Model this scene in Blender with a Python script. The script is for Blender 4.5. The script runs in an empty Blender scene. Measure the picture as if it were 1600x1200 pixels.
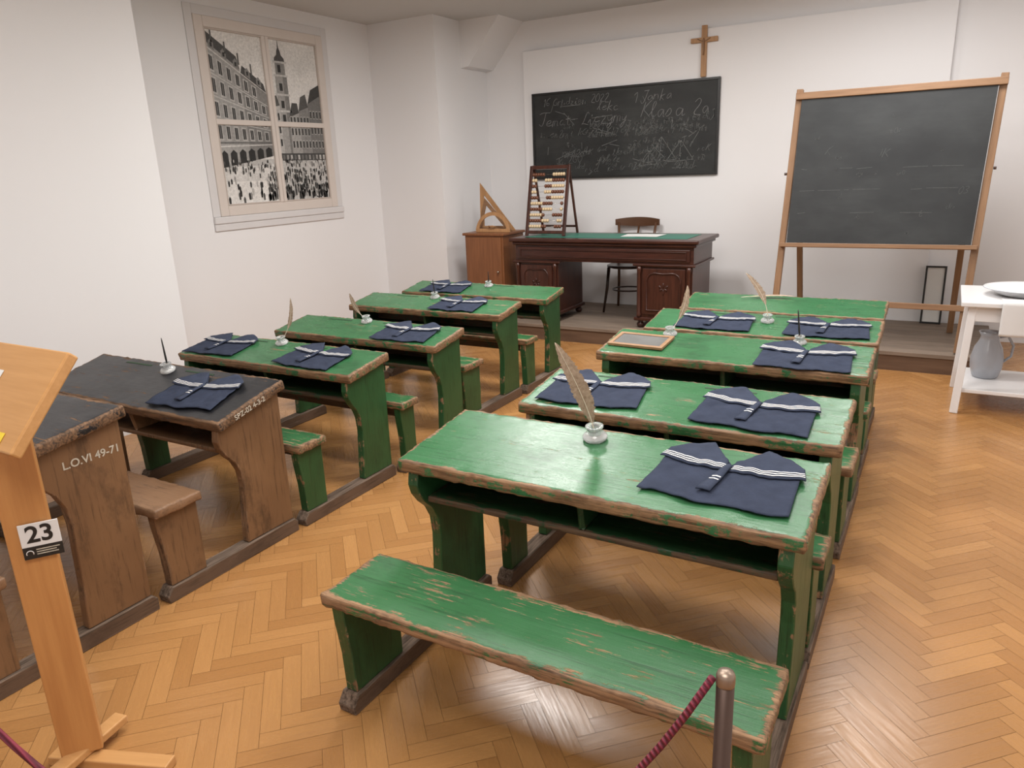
import bpy, bmesh, math, random
from mathutils import Vector, Matrix, noise
random.seed(7)
S=bpy.context.scene
COL=S.collection
try:
    S.view_settings.view_transform='Standard'
except Exception: pass

# ------------------------------------------------------------------ helpers
def empty(name,loc=(0,0,0),rot=(0,0,0),label=None,cat=None,group=None):
    o=bpy.data.objects.new(name,None);o.empty_display_size=.05
    o.location=loc;o.rotation_euler=rot;COL.objects.link(o)
    tag(o,label,cat,group);return o
def tag(o,label=None,cat=None,group=None,kind=None):
    if label:o['label']=label
    if cat:o['category']=cat
    if group:o['group']=group
    if kind:o['kind']=kind
    return o
def ob(name,me,mat=None,parent=None,loc=(0,0,0),rot=(0,0,0),label=None,cat=None,kind=None,group=None):
    o=bpy.data.objects.new(name,me)
    if mat and not me.materials: me.materials.append(mat)
    o.location=loc;o.rotation_euler=rot
    COL.objects.link(o)
    if parent:o.parent=parent
    tag(o,label,cat,group,kind);return o
def mesh(name,v,f,smooth=False):
    me=bpy.data.meshes.new(name);me.from_pydata([tuple(p) for p in v],[],f);me.validate();me.update()
    if smooth:
        for p in me.polygons:p.use_smooth=True
    return me
def fix(me):
    bm=bmesh.new();bm.from_mesh(me);bmesh.ops.recalc_face_normals(bm,faces=bm.faces);bm.to_mesh(me);bm.free();return me
def boxes(name,lst,bev=0.0):
    v=[];f=[]
    for (a,b,c,d,e,g) in lst:
        n=len(v)
        v+=[(a,c,e),(b,c,e),(b,d,e),(a,d,e),(a,c,g),(b,c,g),(b,d,g),(a,d,g)]
        f+=[(n,n+3,n+2,n+1),(n+4,n+5,n+6,n+7),(n,n+1,n+5,n+4),(n+1,n+2,n+6,n+5),(n+2,n+3,n+7,n+6),(n+3,n,n+4,n+7)]
    me=mesh(name,v,f)
    if bev>0:
        bm=bmesh.new();bm.from_mesh(me)
        bmesh.ops.bevel(bm,geom=list(bm.edges),offset=bev,segments=2,affect='EDGES',profile=.5)
        bm.to_mesh(me);bm.free()
    return me
def setwear(me,vals):
    a=me.attributes.new('wear','FLOAT','POINT')
    a.data.foreach_set('value',vals)
def plank(name,sx,sy,sz,r=.006,step=.035,amp=.002,seed=0,band=.034):
    def ax(h,fine):
        L=[-h,-h+r]
        for e in (.02,.045):
            if e<h*.8 and e>r*1.3:L.append(-h+e)
        if fine:
            a=L[-1];n=max(1,int(2*(-a)/step))
            L2=[a+(-2*a)*i/n for i in range(1,n)]
        else:L2=[]
        return L+L2+[-q for q in reversed(L)]
    X=ax(sx/2,True);Y=ax(sy/2,True)
    Z=[-sz/2,-sz/2+r,sz/2-r,sz/2]
    H=(sx/2,sy/2,sz/2);A=(X,Y,Z);N=[len(a)-1 for a in A]
    vid={};v=[];w=[]
    def vert(i,j,k):
        key=(i,j,k)
        if key in vid:return vid[key]
        p=Vector((X[i],Y[j],Z[k]))
        ds=sorted([H[0]-abs(p.x),H[1]-abs(p.y),H[2]-abs(p.z)])
        q=Vector([max(-(H[a]-r),min(H[a]-r,p[a])) for a in range(3)])
        d=p-q
        if d.length>1e-7:p=q+d.normalized()*r
        e=ds[1];wr=max(0,1-e/band)
        nz=noise.noise_vector(p*22+Vector((seed*7.3,seed*3.1,0)))*.4+noise.noise_vector(p*70+Vector((0,seed*5,0)))*.6
        p=p+nz*amp*(.2+1.2*wr)
        vid[key]=len(v);v.append(p);w.append(wr);return vid[key]
    f=[]
    for i in range(N[0]):
        for j in range(N[1]):
            f.append((vert(i,j,0),vert(i,j+1,0),vert(i+1,j+1,0),vert(i+1,j,0)))
            f.append((vert(i,j,N[2]),vert(i+1,j,N[2]),vert(i+1,j+1,N[2]),vert(i,j+1,N[2])))
    for i in range(N[0]):
        for k in range(N[2]):
            f.append((vert(i,0,k),vert(i+1,0,k),vert(i+1,0,k+1),vert(i,0,k+1)))
            f.append((vert(i,N[1],k),vert(i,N[1],k+1),vert(i+1,N[1],k+1),vert(i+1,N[1],k)))
    for j in range(N[1]):
        for k in range(N[2]):
            f.append((vert(0,j,k),vert(0,j,k+1),vert(0,j+1,k+1),vert(0,j+1,k)))
            f.append((vert(N[0],j,k),vert(N[0],j+1,k),vert(N[0],j+1,k+1),vert(N[0],j,k+1)))
    me=mesh(name,v,f,True);setwear(me,w);return me
def panel(name,prof,t,band=.020,bev=.003):
    bm=bmesh.new();lay=bm.verts.layers.float.new('wear')
    vs=[bm.verts.new((-t/2,y,z)) for y,z in prof]
    f=bm.faces.new(vs)
    r=bmesh.ops.extrude_face_region(bm,geom=[f])
    nv=[e for e in r['geom'] if isinstance(e,bmesh.types.BMVert)]
    for q in nv:q.co.x=t/2
    bmesh.ops.recalc_face_normals(bm,faces=bm.faces)
    if bev>0:
        bmesh.ops.bevel(bm,geom=list(bm.edges),offset=bev,segments=1,affect='EDGES')
    for q in bm.verts:q[lay]=1.0
    caps=[q for q in bm.faces if len(q.verts)>=len(prof)]
    bmesh.ops.inset_region(bm,faces=caps,thickness=band)
    for q in caps:
        for w in q.verts:w[lay]=0.0
    me=bpy.data.meshes.new(name);bm.to_mesh(me);bm.free();return me
def xprism(name,prof,x0,x1,axis='x',bev=0):
    def P(a,b,c):
        return (c,a,b) if axis=='x' else ((a,c,b) if axis=='y' else (a,b,c))
    n=len(prof);v=[P(a,b,x0) for a,b in prof]+[P(a,b,x1) for a,b in prof]
    f=[tuple(range(n)),tuple(range(2*n-1,n-1,-1))]+[(i,(i+1)%n,n+(i+1)%n,n+i) for i in range(n)]
    me=mesh(name,v,f);fix(me)
    return me
def lathe(name,prof,seg=32,smooth=True):
    v=[];f=[];n=len(prof)
    for s in range(seg):
        a=2*math.pi*s/seg
        for r,z in prof:v.append((r*math.cos(a),r*math.sin(a),z))
    for s in range(seg):
        t=(s+1)%seg
        for i in range(n-1):
            f.append((s*n+i,t*n+i,t*n+i+1,s*n+i+1))
    me=mesh(name,v,f,smooth)
    bm=bmesh.new();bm.from_mesh(me);bmesh.ops.remove_doubles(bm,verts=bm.verts,dist=1e-5);bmesh.ops.recalc_face_normals(bm,faces=bm.faces)
    bm.to_mesh(me);bm.free()
    if smooth:
        for p in me.polygons:p.use_smooth=True
    return me
def tube(name,pts,r,seg=10,closed=False):
    pts=[Vector(p) for p in pts];n=len(pts)
    rr=r if isinstance(r,(list,tuple)) else [r]*n
    v=[];f=[];up=None
    for i,p in enumerate(pts):
        if closed:t=(pts[(i+1)%n]-pts[i-1]).normalized()
        else:t=(pts[min(i+1,n-1)]-pts[max(i-1,0)]).normalized()
        if up is None:
            up=Vector((0,0,1)) if abs(t.z)<.9 else Vector((1,0,0))
        s=t.cross(up).normalized();up=s.cross(t).normalized()
        for k in range(seg):
            a=2*math.pi*k/seg
            v.append(p+(s*math.cos(a)+up*math.sin(a))*rr[i])
    m=n if closed else n-1
    for i in range(m):
        for k in range(seg):
            a=i*seg+k;b=i*seg+(k+1)%seg;c=((i+1)%n)*seg+(k+1)%seg;d=((i+1)%n)*seg+k
            f.append((a,b,c,d))
    if not closed:
        f.append(tuple(range(seg)));f.append(tuple(range((n-1)*seg,n*seg)))
    me=mesh(name,v,f,True);fix(me);return me
def textmesh(body,size,extr=.0005,align='CENTER',off=0):
    cu=bpy.data.curves.new('t','FONT');cu.body=body;cu.size=size;cu.extrude=extr;cu.align_x=align;cu.align_y='CENTER';cu.offset=off
    o=bpy.data.objects.new('t',cu);COL.objects.link(o)
    dg=bpy.context.evaluated_depsgraph_get();me=bpy.data.meshes.new_from_object(o.evaluated_get(dg))
    bpy.data.objects.remove(o);bpy.data.curves.remove(cu);return me

# ------------------------------------------------------------------ materials
def M(name):
    m=bpy.data.materials.new(name);m.use_nodes=True;nt=m.node_tree
    return m,nt,nt.nodes['Principled BSDF']
def nd(nt,t):return nt.nodes.new(t)
def math_(nt,op,a,b=None,c=None,clamp=False):
    n=nt.nodes.new('ShaderNodeMath');n.operation=op;n.use_clamp=clamp
    for i,x in enumerate((a,b,c)):
        if x is None:continue
        if isinstance(x,(int,float)):n.inputs[i].default_value=x
        else:nt.links.new(x,n.inputs[i])
    return n.outputs[0]
def mix(nt,fac,a,b):
    n=nt.nodes.new('ShaderNodeMix');n.data_type='RGBA'
    for s,x in ((n.inputs[0],fac),(n.inputs[6],a),(n.inputs[7],b)):
        if isinstance(x,(int,float)):s.default_value=x
        elif isinstance(x,tuple):s.default_value=(*x[:3],1)
        else:nt.links.new(x,s)
    return n.outputs[2]
def nz(nt,coord,scale,detail=4,rough=.55,mscale=(1,1,1),w=None):
    mp=nd(nt,'ShaderNodeMapping');mp.inputs['Scale'].default_value=mscale
    nt.links.new(coord,mp.inputs[0])
    n=nd(nt,'ShaderNodeTexNoise');n.noise_dimensions='4D'
    n.inputs['Scale'].default_value=scale;n.inputs['Detail'].default_value=detail;n.inputs['Roughness'].default_value=rough
    nt.links.new(mp.outputs[0],n.inputs['Vector'])
    if w is not None:nt.links.new(w,n.inputs['W'])
    return n.outputs[0]
def rmap(nt,x,a,b,c=0,d=1):
    n=nd(nt,'ShaderNodeMapRange');nt.links.new(x,n.inputs[0])
    for i,q in enumerate((a,b,c,d)):n.inputs[i+1].default_value=q
    return n.outputs[0]
def bump(nt,b,h,st=.3,dist=.002):
    n=nd(nt,'ShaderNodeBump');n.inputs['Strength'].default_value=st;n.inputs['Distance'].default_value=dist
    nt.links.new(h,n.inputs['Height']);nt.links.new(n.outputs[0],b.inputs['Normal'])
def plain(name,col,rough=.5,metal=0,var=.12,scale=8,bmp=0,spec=.5):
    m,nt,b=M(name);tc=nd(nt,'ShaderNodeTexCoord').outputs['Object']
    n=nz(nt,tc,scale,4)
    c=mix(nt,n,tuple(x*(1-var) for x in col),tuple(min(1,x*(1+var)) for x in col))
    nt.links.new(c,b.inputs['Base Color']);b.inputs['Roughness'].default_value=rough;b.inputs['Metallic'].default_value=metal
    b.inputs['Specular IOR Level'].default_value=spec
    if bmp:bump(nt,b,nz(nt,tc,scale*8,3),bmp)
    return m
def painted(name,paint,paint2,wood,wood2,grain=(1.5,30,30),edge=.9,thr=.55,chips=.66,gw=.25,rough=.38,dark=.5):
    m,nt,b=M(name);tc=nd(nt,'ShaderNodeTexCoord').outputs['Object']
    rnd=math_(nt,'MULTIPLY',nd(nt,'ShaderNodeObjectInfo').outputs['Random'],37.0)
    at=nd(nt,'ShaderNodeAttribute');at.attribute_name='wear'
    n1=nz(nt,tc,12,8,.72,(1,1,1),rnd);n2=nz(nt,tc,3,3,.5,(1,1,1),rnd)
    g=nz(nt,tc,4,7,.68,grain,rnd)
    n3=nz(nt,tc,22,7,.75,tuple(.2+.9*(q/30) for q in grain),rnd)
    n4=nz(nt,tc,6,6,.7,tuple(.4+.6*(q/30) for q in grain),rnd)
    s=math_(nt,'MULTIPLY',at.outputs['Fac'],edge)
    s=math_(nt,'ADD',s,math_(nt,'MULTIPLY',math_(nt,'SUBTRACT',n1,.5),1.9))
    s=math_(nt,'ADD',s,math_(nt,'MULTIPLY',math_(nt,'SUBTRACT',g,.5),gw*2))
    m1=rmap(nt,s,thr,thr+.08)
    m2=rmap(nt,math_(nt,'ADD',math_(nt,'MULTIPLY',n3,.65),math_(nt,'MULTIPLY',g,.35)),chips,chips+.03)
    mask=math_(nt,'MAXIMUM',m1,m2)
    pc=mix(nt,rmap(nt,n2,.3,.7),paint,paint2)
    pc=mix(nt,math_(nt,'MULTIPLY',rmap(nt,g,.36,.46,1,0),.55),pc,tuple(q*.3 for q in paint))
    pc=mix(nt,math_(nt,'MULTIPLY',rmap(nt,n4,.54,.64),dark),pc,tuple(q*.32 for q in paint))
    wc=mix(nt,rmap(nt,g,.38,.62),wood2,wood)
    c=mix(nt,mask,pc,wc)
    nt.links.new(c,b.inputs['Base Color'])
    r=math_(nt,'ADD',math_(nt,'MULTIPLY',mask,.35),math_(nt,'MULTIPLY',n4,.35));r=math_(nt,'ADD',r,rough-.17)
    nt.links.new(r,b.inputs['Roughness'])
    h=math_(nt,'SUBTRACT',math_(nt,'MULTIPLY',g,.8),math_(nt,'MULTIPLY',mask,.5))
    bump(nt,b,h,.5,.0025)
    return m
def wood(name,c1,c2,grain=(2,25,25),rough=.45,scale=2.5,bmp=.15):
    m,nt,b=M(name);tc=nd(nt,'ShaderNodeTexCoord').outputs['Object']
    rnd=math_(nt,'MULTIPLY',nd(nt,'ShaderNodeObjectInfo').outputs['Random'],31.0)
    g=nz(nt,tc,scale,5,.6,grain,rnd);n=nz(nt,tc,2,2,.5,(1,1,1),rnd)
    c=mix(nt,rmap(nt,g,.3,.7),c2,c1);c=mix(nt,math_(nt,'MULTIPLY',n,.35),c,c2)
    nt.links.new(c,b.inputs['Base Color']);b.inputs['Roughness'].default_value=rough
    bump(nt,b,g,bmp,.002);return m
WD=(.34,.20,.105);WD2=(.080,.040,.02)
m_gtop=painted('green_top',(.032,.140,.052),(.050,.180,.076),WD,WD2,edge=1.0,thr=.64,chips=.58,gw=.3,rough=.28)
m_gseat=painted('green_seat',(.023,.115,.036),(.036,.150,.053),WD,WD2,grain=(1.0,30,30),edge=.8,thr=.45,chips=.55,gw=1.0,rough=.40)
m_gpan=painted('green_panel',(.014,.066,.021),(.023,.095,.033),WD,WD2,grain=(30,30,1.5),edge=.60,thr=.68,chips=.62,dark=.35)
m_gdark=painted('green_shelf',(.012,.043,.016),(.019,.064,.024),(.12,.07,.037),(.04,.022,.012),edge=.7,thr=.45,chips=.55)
m_run=painted('runner_wood',(.095,.057,.036),(.15,.095,.062),(.21,.15,.11),(.05,.032,.02),grain=(30,1.5,30),thr=.6,chips=.58,rough=.6)
m_btop=painted('black_top',(.010,.011,.013),(.022,.023,.027),(.22,.12,.06),(.045,.025,.013),edge=1.0,thr=.58,chips=.57,rough=.34)
m_bwood=painted('brown_panel',(.150,.077,.036),(.225,.120,.056),(.29,.17,.09),(.035,.018,.010),grain=(30,30,1.5),edge=.6,thr=.6,chips=.60,rough=.5,dark=.6)
m_bseat=painted('brown_seat',(.21,.112,.058),(.29,.165,.088),(.34,.20,.115),(.06,.032,.016),edge=.6,thr=.6,chips=.59,rough=.5)
m_wall=plain('wall_paint',(.83,.822,.828),.9,var=.012,scale=2,bmp=.12,spec=.2)
m_ceil=plain('ceiling_paint',(.62,.615,.61),.95,var=.02,spec=.2)
m_navy=plain('navy_cotton',(.036,.045,.074),.9,var=.4,scale=18,bmp=.6,spec=.15)
m_navy2=plain('navy_cotton_flap',(.042,.052,.083),.9,var=.35,scale=18,bmp=.6,spec=.15)
m_white=plain('white_ribbon',(.72,.72,.72),.8,var=.06)
m_mah=wood('dark_mahogany',(.075,.024,.015),(.024,.008,.006),(2,18,18),.30)
m_mahv=wood('dark_mahogany_upright',(.085,.028,.017),(.029,.010,.007),(18,18,2),.30)
m_cab=wood('red_brown_wood',(.27,.105,.038),(.17,.062,.022),(18,18,1.5),.4)
m_oak=wood('pale_oak',(.58,.29,.10),(.45,.20,.065),(20,20,1.2),.35)
m_oakx=wood('pale_oak_top',(.62,.34,.14),(.50,.26,.095),(1.2,20,20),.3)
m_slfr=wood('slate_frame_wood',(.40,.23,.12),(.28,.15,.07),(8,20,20),.5)
m_easel=wood('easel_wood',(.31,.175,.090),(.19,.10,.048),(18,18,1.5),.5)
m_easelx=wood('easel_rail_wood',(.31,.175,.090),(.19,.10,.048),(1.5,18,18),.5)
m_cross=wood('crucifix_wood',(.50,.28,.13),(.35,.18,.075),(18,18,1.5),.5)
m_pod=wood('grey_deck_wood',(.27,.205,.155),(.15,.112,.085),(1.2,14,14),.6)
m_podf=wood('podium_riser',(.17,.10,.06),(.09,.05,.03),(1.2,14,14),.6)
m_whitep=plain('white_gloss_paint',(.80,.795,.80),.3,var=.03)
m_black=plain('black_frame',(.012,.012,.012),.4)
m_groove=plain('groove_shadow_wood',(.025,.06,.028),.7)
m_leather=plain('green_leather',(.02,.16,.11),.5)
m_metal=plain('brushed_steel',(.42,.38,.33),.25,metal=1)
m_capm=plain('dull_bronze_cap',(.30,.23,.18),.4,metal=.8)
m_dmetal=plain('bronze_post',(.10,.065,.052),.35,metal=.7)
m_enamel=plain('grey_enamel',(.36,.38,.42),.25)
m_chalk=plain('chalk',(.26,.26,.26),.95,var=.75,scale=40)
m_chalkm=plain('mid_chalk',(.19,.195,.19),.95,var=.8,scale=30)
m_chalk2=plain('faint_chalk',(.09,.095,.095),.95,var=.7,scale=50)
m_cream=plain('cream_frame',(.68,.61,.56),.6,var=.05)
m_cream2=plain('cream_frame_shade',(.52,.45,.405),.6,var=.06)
m_sill=plain('pale_sill',(.70,.68,.68),.6,var=.04)
m_quill=wood('feather_vane',(.50,.39,.29),(.23,.155,.10),(40,40,40),.8)
m_shaft=plain('feather_shaft',(.65,.58,.46),.5)
m_bentw=plain('dark_bentwood',(.030,.016,.011),.3)
m_bentb=plain('brown_bentwood',(.10,.045,.022),.3)
m_yel=plain('yellow_sticker',(.8,.6,.05),.5)
m_paper=plain('paper',(.75,.75,.73),.7,var=.03)
m_textw=plain('old_white_paint',(.50,.46,.38),.8,var=.5,scale=60)
def rope_mat():
    m,nt,b=M('crimson_rope');tc=nd(nt,'ShaderNodeTexCoord').outputs['Object']
    w=nd(nt,'ShaderNodeTexWave');w.inputs['Scale'].default_value=40;w.bands_direction='DIAGONAL';nt.links.new(tc,w.inputs[0])
    nt.links.new(mix(nt,w.outputs[1],(.08,.006,.017),(.22,.022,.045)),b.inputs['Base Color']);b.inputs['Roughness'].default_value=.7
    bump(nt,b,w.outputs[1],.8,.004);return m
m_rope=rope_mat()
def glass():
    m,nt,b=M('clear_glass');b.inputs['Base Color'].default_value=(.92,.95,.95,1);b.inputs['Roughness'].default_value=.04
    b.inputs['Transmission Weight'].default_value=.75;b.inputs['IOR'].default_value=1.4;return m
m_glass=glass()
def board(name,base,smear,amt,sc=1.6):
    m,nt,b=M(name);tc=nd(nt,'ShaderNodeTexCoord').outputs['Object']
    n=nz(nt,tc,sc,5,.6,(1,1,1.6));n2=nz(nt,tc,10,5,.7,(.5,1,2))
    k=math_(nt,'MULTIPLY',rmap(nt,n,.35,.75),rmap(nt,n2,.3,.7,.5,1));k=math_(nt,'MULTIPLY',k,amt)
    nt.links.new(mix(nt,k,base,smear),b.inputs['Base Color']);b.inputs['Roughness'].default_value=.6;return m
m_bb=board('old_blackboard',(.008,.009,.009),(.12,.125,.12),.36)
m_bb2=board('easel_blackboard',(.011,.013,.015),(.10,.11,.11),.34)
m_slate=board('slate_face',(.10,.10,.095),(.20,.20,.19),.5,6)
def vcol(name):
    m,nt,b=M(name);a=nd(nt,'ShaderNodeVertexColor');a.layer_name='Col'
    tc=nd(nt,'ShaderNodeTexCoord').outputs['Object']
    n=nz(nt,tc,45,6,.75);n2=nz(nt,tc,3,3)
    k=math_(nt,'MULTIPLY',rmap(nt,n,.3,.7,.70,1.25),rmap(nt,n2,.3,.7,.85,1.12))
    h=nd(nt,'ShaderNodeVectorMath');h.operation='SCALE';nt.links.new(a.outputs[0],h.inputs[0]);nt.links.new(k,h.inputs['Scale'])
    nt.links.new(h.outputs[0],b.inputs['Base Color'])
    b.inputs['Roughness'].default_value=.5;return m
def floor_mat():
    m,nt,b=M('herringbone_parquet')
    a=nd(nt,'ShaderNodeVertexColor');a.layer_name='Col'
    uv=nd(nt,'ShaderNodeTexCoord').outputs['UV']
    sep=nd(nt,'ShaderNodeSeparateColor');nt.links.new(a.outputs[0],sep.inputs[0])
    g=nz(nt,uv,4,5,.6,(1.5,28,1),math_(nt,'MULTIPLY',sep.outputs[0],50))
    c=mix(nt,sep.outputs[0],(.345,.163,.053),(.475,.245,.088))
    c=mix(nt,math_(nt,'MULTIPLY',rmap(nt,g,.35,.7),.30),c,(.29,.125,.038))
    c=mix(nt,sep.outputs[1],c,(.15,.068,.025))
    nt.links.new(c,b.inputs['Base Color'])
    r=rmap(nt,g,.3,.7,.22,.36);nt.links.new(r,b.inputs['Roughness'])
    bump(nt,b,g,.04,.001);return m

# ------------------------------------------------------------------ camera
xa=Vector((2050,255,-1150)).normalized();ya=Vector((690,-365,1150));ya=(ya-xa*xa.dot(ya)).normalized();za=ya.cross(xa)
if za.y>0:za=-za
R=Matrix(((xa.x,-xa.y,-xa.z),(ya.x,-ya.y,-ya.z),(za.x,-za.y,-za.z)))
cam=bpy.data.cameras.new('camera');cam.lens=1150/1600*36;cam.sensor_width=36;cam.clip_start=.05
co=bpy.data.objects.new('camera',cam);COL.objects.link(co)
co.matrix_world=Matrix.Translation((0,0,1.6))@R.to_4x4();S.camera=co

# ------------------------------------------------------------------ room
XL=-4.55;XN=-5.38;YB=7.45;XR=1.7;YK=-1.6;CH=3.07
def st(name,me,mat):return ob(name,me,mat,kind='structure')
def herringbone():
    W=.060;n=5;v=[];f=[];cols=[];uvs=[]
    ca=math.cos(math.pi/4);ox,oy=-2,3
    v+=[(XN-.1,YK-.1,-.003),(XR+.1,YK-.1,-.003),(XR+.1,YB+.1,-.003),(XN-.1,YB+.1,-.003)];f.append((0,1,2,3));cols.append((.5,1,0,1));uvs+=[(0,0)]*4
    g=.0005
    for i in range(-160,161):
        for j in range(-20,21):
            bx=i+j*n;by=i-j*n
            for (a,b,c,d,hor) in ((bx,by,bx+n,by+1,1),(bx,by+1,bx+1,by+1+n,0)):
                q=[(a*W+g,b*W+g),(c*W-g,b*W+g),(c*W-g,d*W-g),(a*W+g,d*W-g)]
                q=[(ox+ca*(x-y),oy+ca*(x+y)) for x,y in q]
                cx=sum(p[0] for p in q)/4;cy=sum(p[1] for p in q)/4
                if cx<XN-.1 or cx>XR+.1 or cy<YK-.1 or cy>YB+.1:continue
                k=len(v);v+= [(p[0],p[1],0) for p in q];f.append((k,k+1,k+2,k+3))
                cols.append((random.betavariate(2,2),0,0,1))
                r=random.random()*20
                uvs+= [(r,r),(r+.4,r),(r+.4,r+.07),(r,r+.07)] if hor else [(r,r+.07),(r,r),(r+.4,r),(r+.4,r+.07)]
    me=mesh('floor',v,f)
    ca_=me.color_attributes.new('Col','FLOAT_COLOR','CORNER')
    for p,c in zip(me.polygons,cols):
        for li in p.loop_indices:ca_.data[li].color=c
    ul=me.uv_layers.new(name='UV')
    for i,u in enumerate(uvs):ul.data[i].uv=u
    return me
st('floor',herringbone(),floor_mat())
T=.15
st('ceiling',boxes('ceiling',[(XN-T,XR+T,YK-T,YB+T,CH,CH+.1)]),m_ceil)
st('wall_back',boxes('w',[(XN-T,XR+T,YB,YB+T,0,CH)]),m_wall)
st('wall_right',boxes('w',[(XR,XR+T,YK,YB,0,CH)]),m_wall)
st('wall_front',boxes('w',[(XN-T,XR+T,YK-T,YK,0,CH)]),m_wall)
st('wall_left',boxes('w',[(XN-T,XN,YK,YB,0,CH)]),m_wall)
st('wall_left.001',boxes('w',[(XN,XL,YK,3.24,0,CH)]),m_wall)
st('wall_left.002',boxes('w',[(XN,XL,6.49,YB,0,CH)]),m_wall)
st('trim_1',boxes('w',[(-4.05,-.09,YB-.07,YB,0,2.77)],.004),m_wall)
st('trim_2',xprism('w',[(XL,2.62),(XL+.09,2.63),(XL+.48,CH),(XL,CH)],6.95,YB,'y'),m_wall)
# podium
pod=empty('podium',(-2.1,6.8,0),label='low grey wooden platform under the teacher desk',cat='platform')
pl=[];w=.13;y=6.14
while y<7.38-.01:
    y2=min(y+w,7.375);pl.append((-4.5,.42,y,y2-.004,.12,.15));y=y2
me=boxes('deck',[(a+2.1,b+2.1,c-6.8,d-6.8,e,g) for a,b,c,d,e,g in pl],.002);ob('deck',me,m_pod,pod)
ob('riser',boxes('riser',[(-2.39,2.51,6.15-6.8,7.37-6.8,0,.119)]),m_podf,pod)

# ------------------------------------------------------------------ school desks
seedc=[0]
def school_desk(x0,x1,yf,yb,zf,zb,by0,by1,label,group,top=m_gtop,seat=m_gseat,pan=m_gpan,shelf=m_gdark,bz=.41,inset=.03,tt=.045,name='school_desk',grooves=True):
    seedc[0]+=1;s=seedc[0]
    cx=(x0+x1)/2;W=x1-x0;root=empty(name,(cx,yf,0),label=label,cat='school desk',group=group)
    D=yb-yf;a=math.atan2(zb-zf,D);L=math.hypot(D,zb-zf);k=D/.40
    me=plank('desktop',W,L,tt,.008,.018,.0048,s)
    c=Vector((0,D/2,(zf+zb)/2))-Vector((0,-math.sin(a),math.cos(a)))*tt/2
    dt=ob('desktop',me,top,root,c,(a,0,0))
    if grooves:
        for q in ((.06,.26),(-.40,-.20)):
            ob('pen_groove',boxes('g',[(q[0],q[1],-.005,.005,-.003,.0002)]),m_groove,dt,(0,L/2-.045,tt/2+.0010))
    zt=zf-tt*.9;zk=zb-tt*1.02
    prof=[(.02*k,zt),(.012*k,zt-.05),(.022*k,zt-.085),(.050*k,zt-.125),(.085*k,zt-.16),(.110*k,zt-.21),(.118*k,zt-.28),(.110*k,.24),(.10*k,.15),(.095*k,.068),(D-.02,.068),(D-.015,zk)]
    for sx in (-1,1):
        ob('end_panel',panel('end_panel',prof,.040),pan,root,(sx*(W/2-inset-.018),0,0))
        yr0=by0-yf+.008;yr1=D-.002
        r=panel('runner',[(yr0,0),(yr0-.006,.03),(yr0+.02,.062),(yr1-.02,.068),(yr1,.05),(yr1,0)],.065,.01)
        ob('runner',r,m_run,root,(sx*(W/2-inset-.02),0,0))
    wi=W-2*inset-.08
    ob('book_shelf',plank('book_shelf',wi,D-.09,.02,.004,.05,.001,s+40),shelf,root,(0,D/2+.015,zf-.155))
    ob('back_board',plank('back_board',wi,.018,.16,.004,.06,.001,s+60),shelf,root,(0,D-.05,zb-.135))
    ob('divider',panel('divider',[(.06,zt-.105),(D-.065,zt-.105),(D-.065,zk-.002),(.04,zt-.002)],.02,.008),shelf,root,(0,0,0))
    b0=by0-yf;b1=by1-yf;bw=b1-b0
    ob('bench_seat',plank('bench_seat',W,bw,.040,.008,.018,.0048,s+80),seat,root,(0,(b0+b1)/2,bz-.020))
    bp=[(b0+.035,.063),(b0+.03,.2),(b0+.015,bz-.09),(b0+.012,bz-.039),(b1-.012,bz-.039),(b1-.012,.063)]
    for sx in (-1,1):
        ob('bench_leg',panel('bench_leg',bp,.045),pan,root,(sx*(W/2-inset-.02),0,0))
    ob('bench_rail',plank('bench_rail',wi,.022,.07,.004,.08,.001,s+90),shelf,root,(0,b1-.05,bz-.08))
    return root
GR='green school desks'
lab='worn green-painted wooden school desk with attached bench'
RD=[(-1.49,-.21,1.76,2.18,1.36,1.635),(-1.42,-.21,2.45,2.84,2.20,2.38),(-1.47,-.21,3.35,3.71,2.98,3.24),(-1.45,-.22,3.98,4.34,3.735,3.92),(-1.44,-.24,4.63,4.96,4.365,4.56)]
for i,(a,b,c,d,e,g) in enumerate(RD):
    l=[lab+', chipped front edge','worn green wooden desk with two folded sailor collars','worn green wooden desk holding a framed slate','worn green wooden desk behind the slate desk','green wooden desk with a feather lying on top'][i]
    school_desk(a,b,c,d,.69,.74,e,g,l,GR,grooves=(i in (1,3)))
GD=[(-3.76,-2.46,2.60,2.92,2.23,2.41),(-3.70,-2.42,3.27,3.58,2.945,3.09),(-3.87,-2.53,4.17,4.48,3.72,3.95),(-3.87,-2.51,4.82,5.12,4.51,4.68)]
for a,b,c,d,e,g in GD:
    school_desk(a,b,c,d,.65,.70,e,g,lab,GR)
N2=school_desk(-3.80,-2.47,1.83,2.20,.65,.74,1.50,1.71,'brown school desk with black-painted sloping top',None,m_btop,m_bseat,m_bwood,m_bwood)
N1=school_desk(-3.90,-2.48,1.12,1.47,.79,.84,.72,.98,'tall brown school desk with black top and painted lettering',None,m_btop,m_bseat,m_bwood,m_bwood)
RX=Matrix(((0,0,1),(1,0,0),(0,1,0))).to_euler()
t=textmesh('L.O.VI 49-71',.040,.0004,off=.0006);ob('painted_lettering',t,m_textw,N1,(1.42/2-.0275+.0008,.217,.685),RX)
a=math.atan2(.09,.37)
t=textmesh('SPZ-02 4-3-2',.032,.0004,off=.0004)
rx=Matrix.Rotation(a,3,'X')@RX.to_matrix()
ob('painted_lettering',t,m_textw,N2,(1.33/2+.0045,.17,.668),rx.to_euler())

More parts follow.
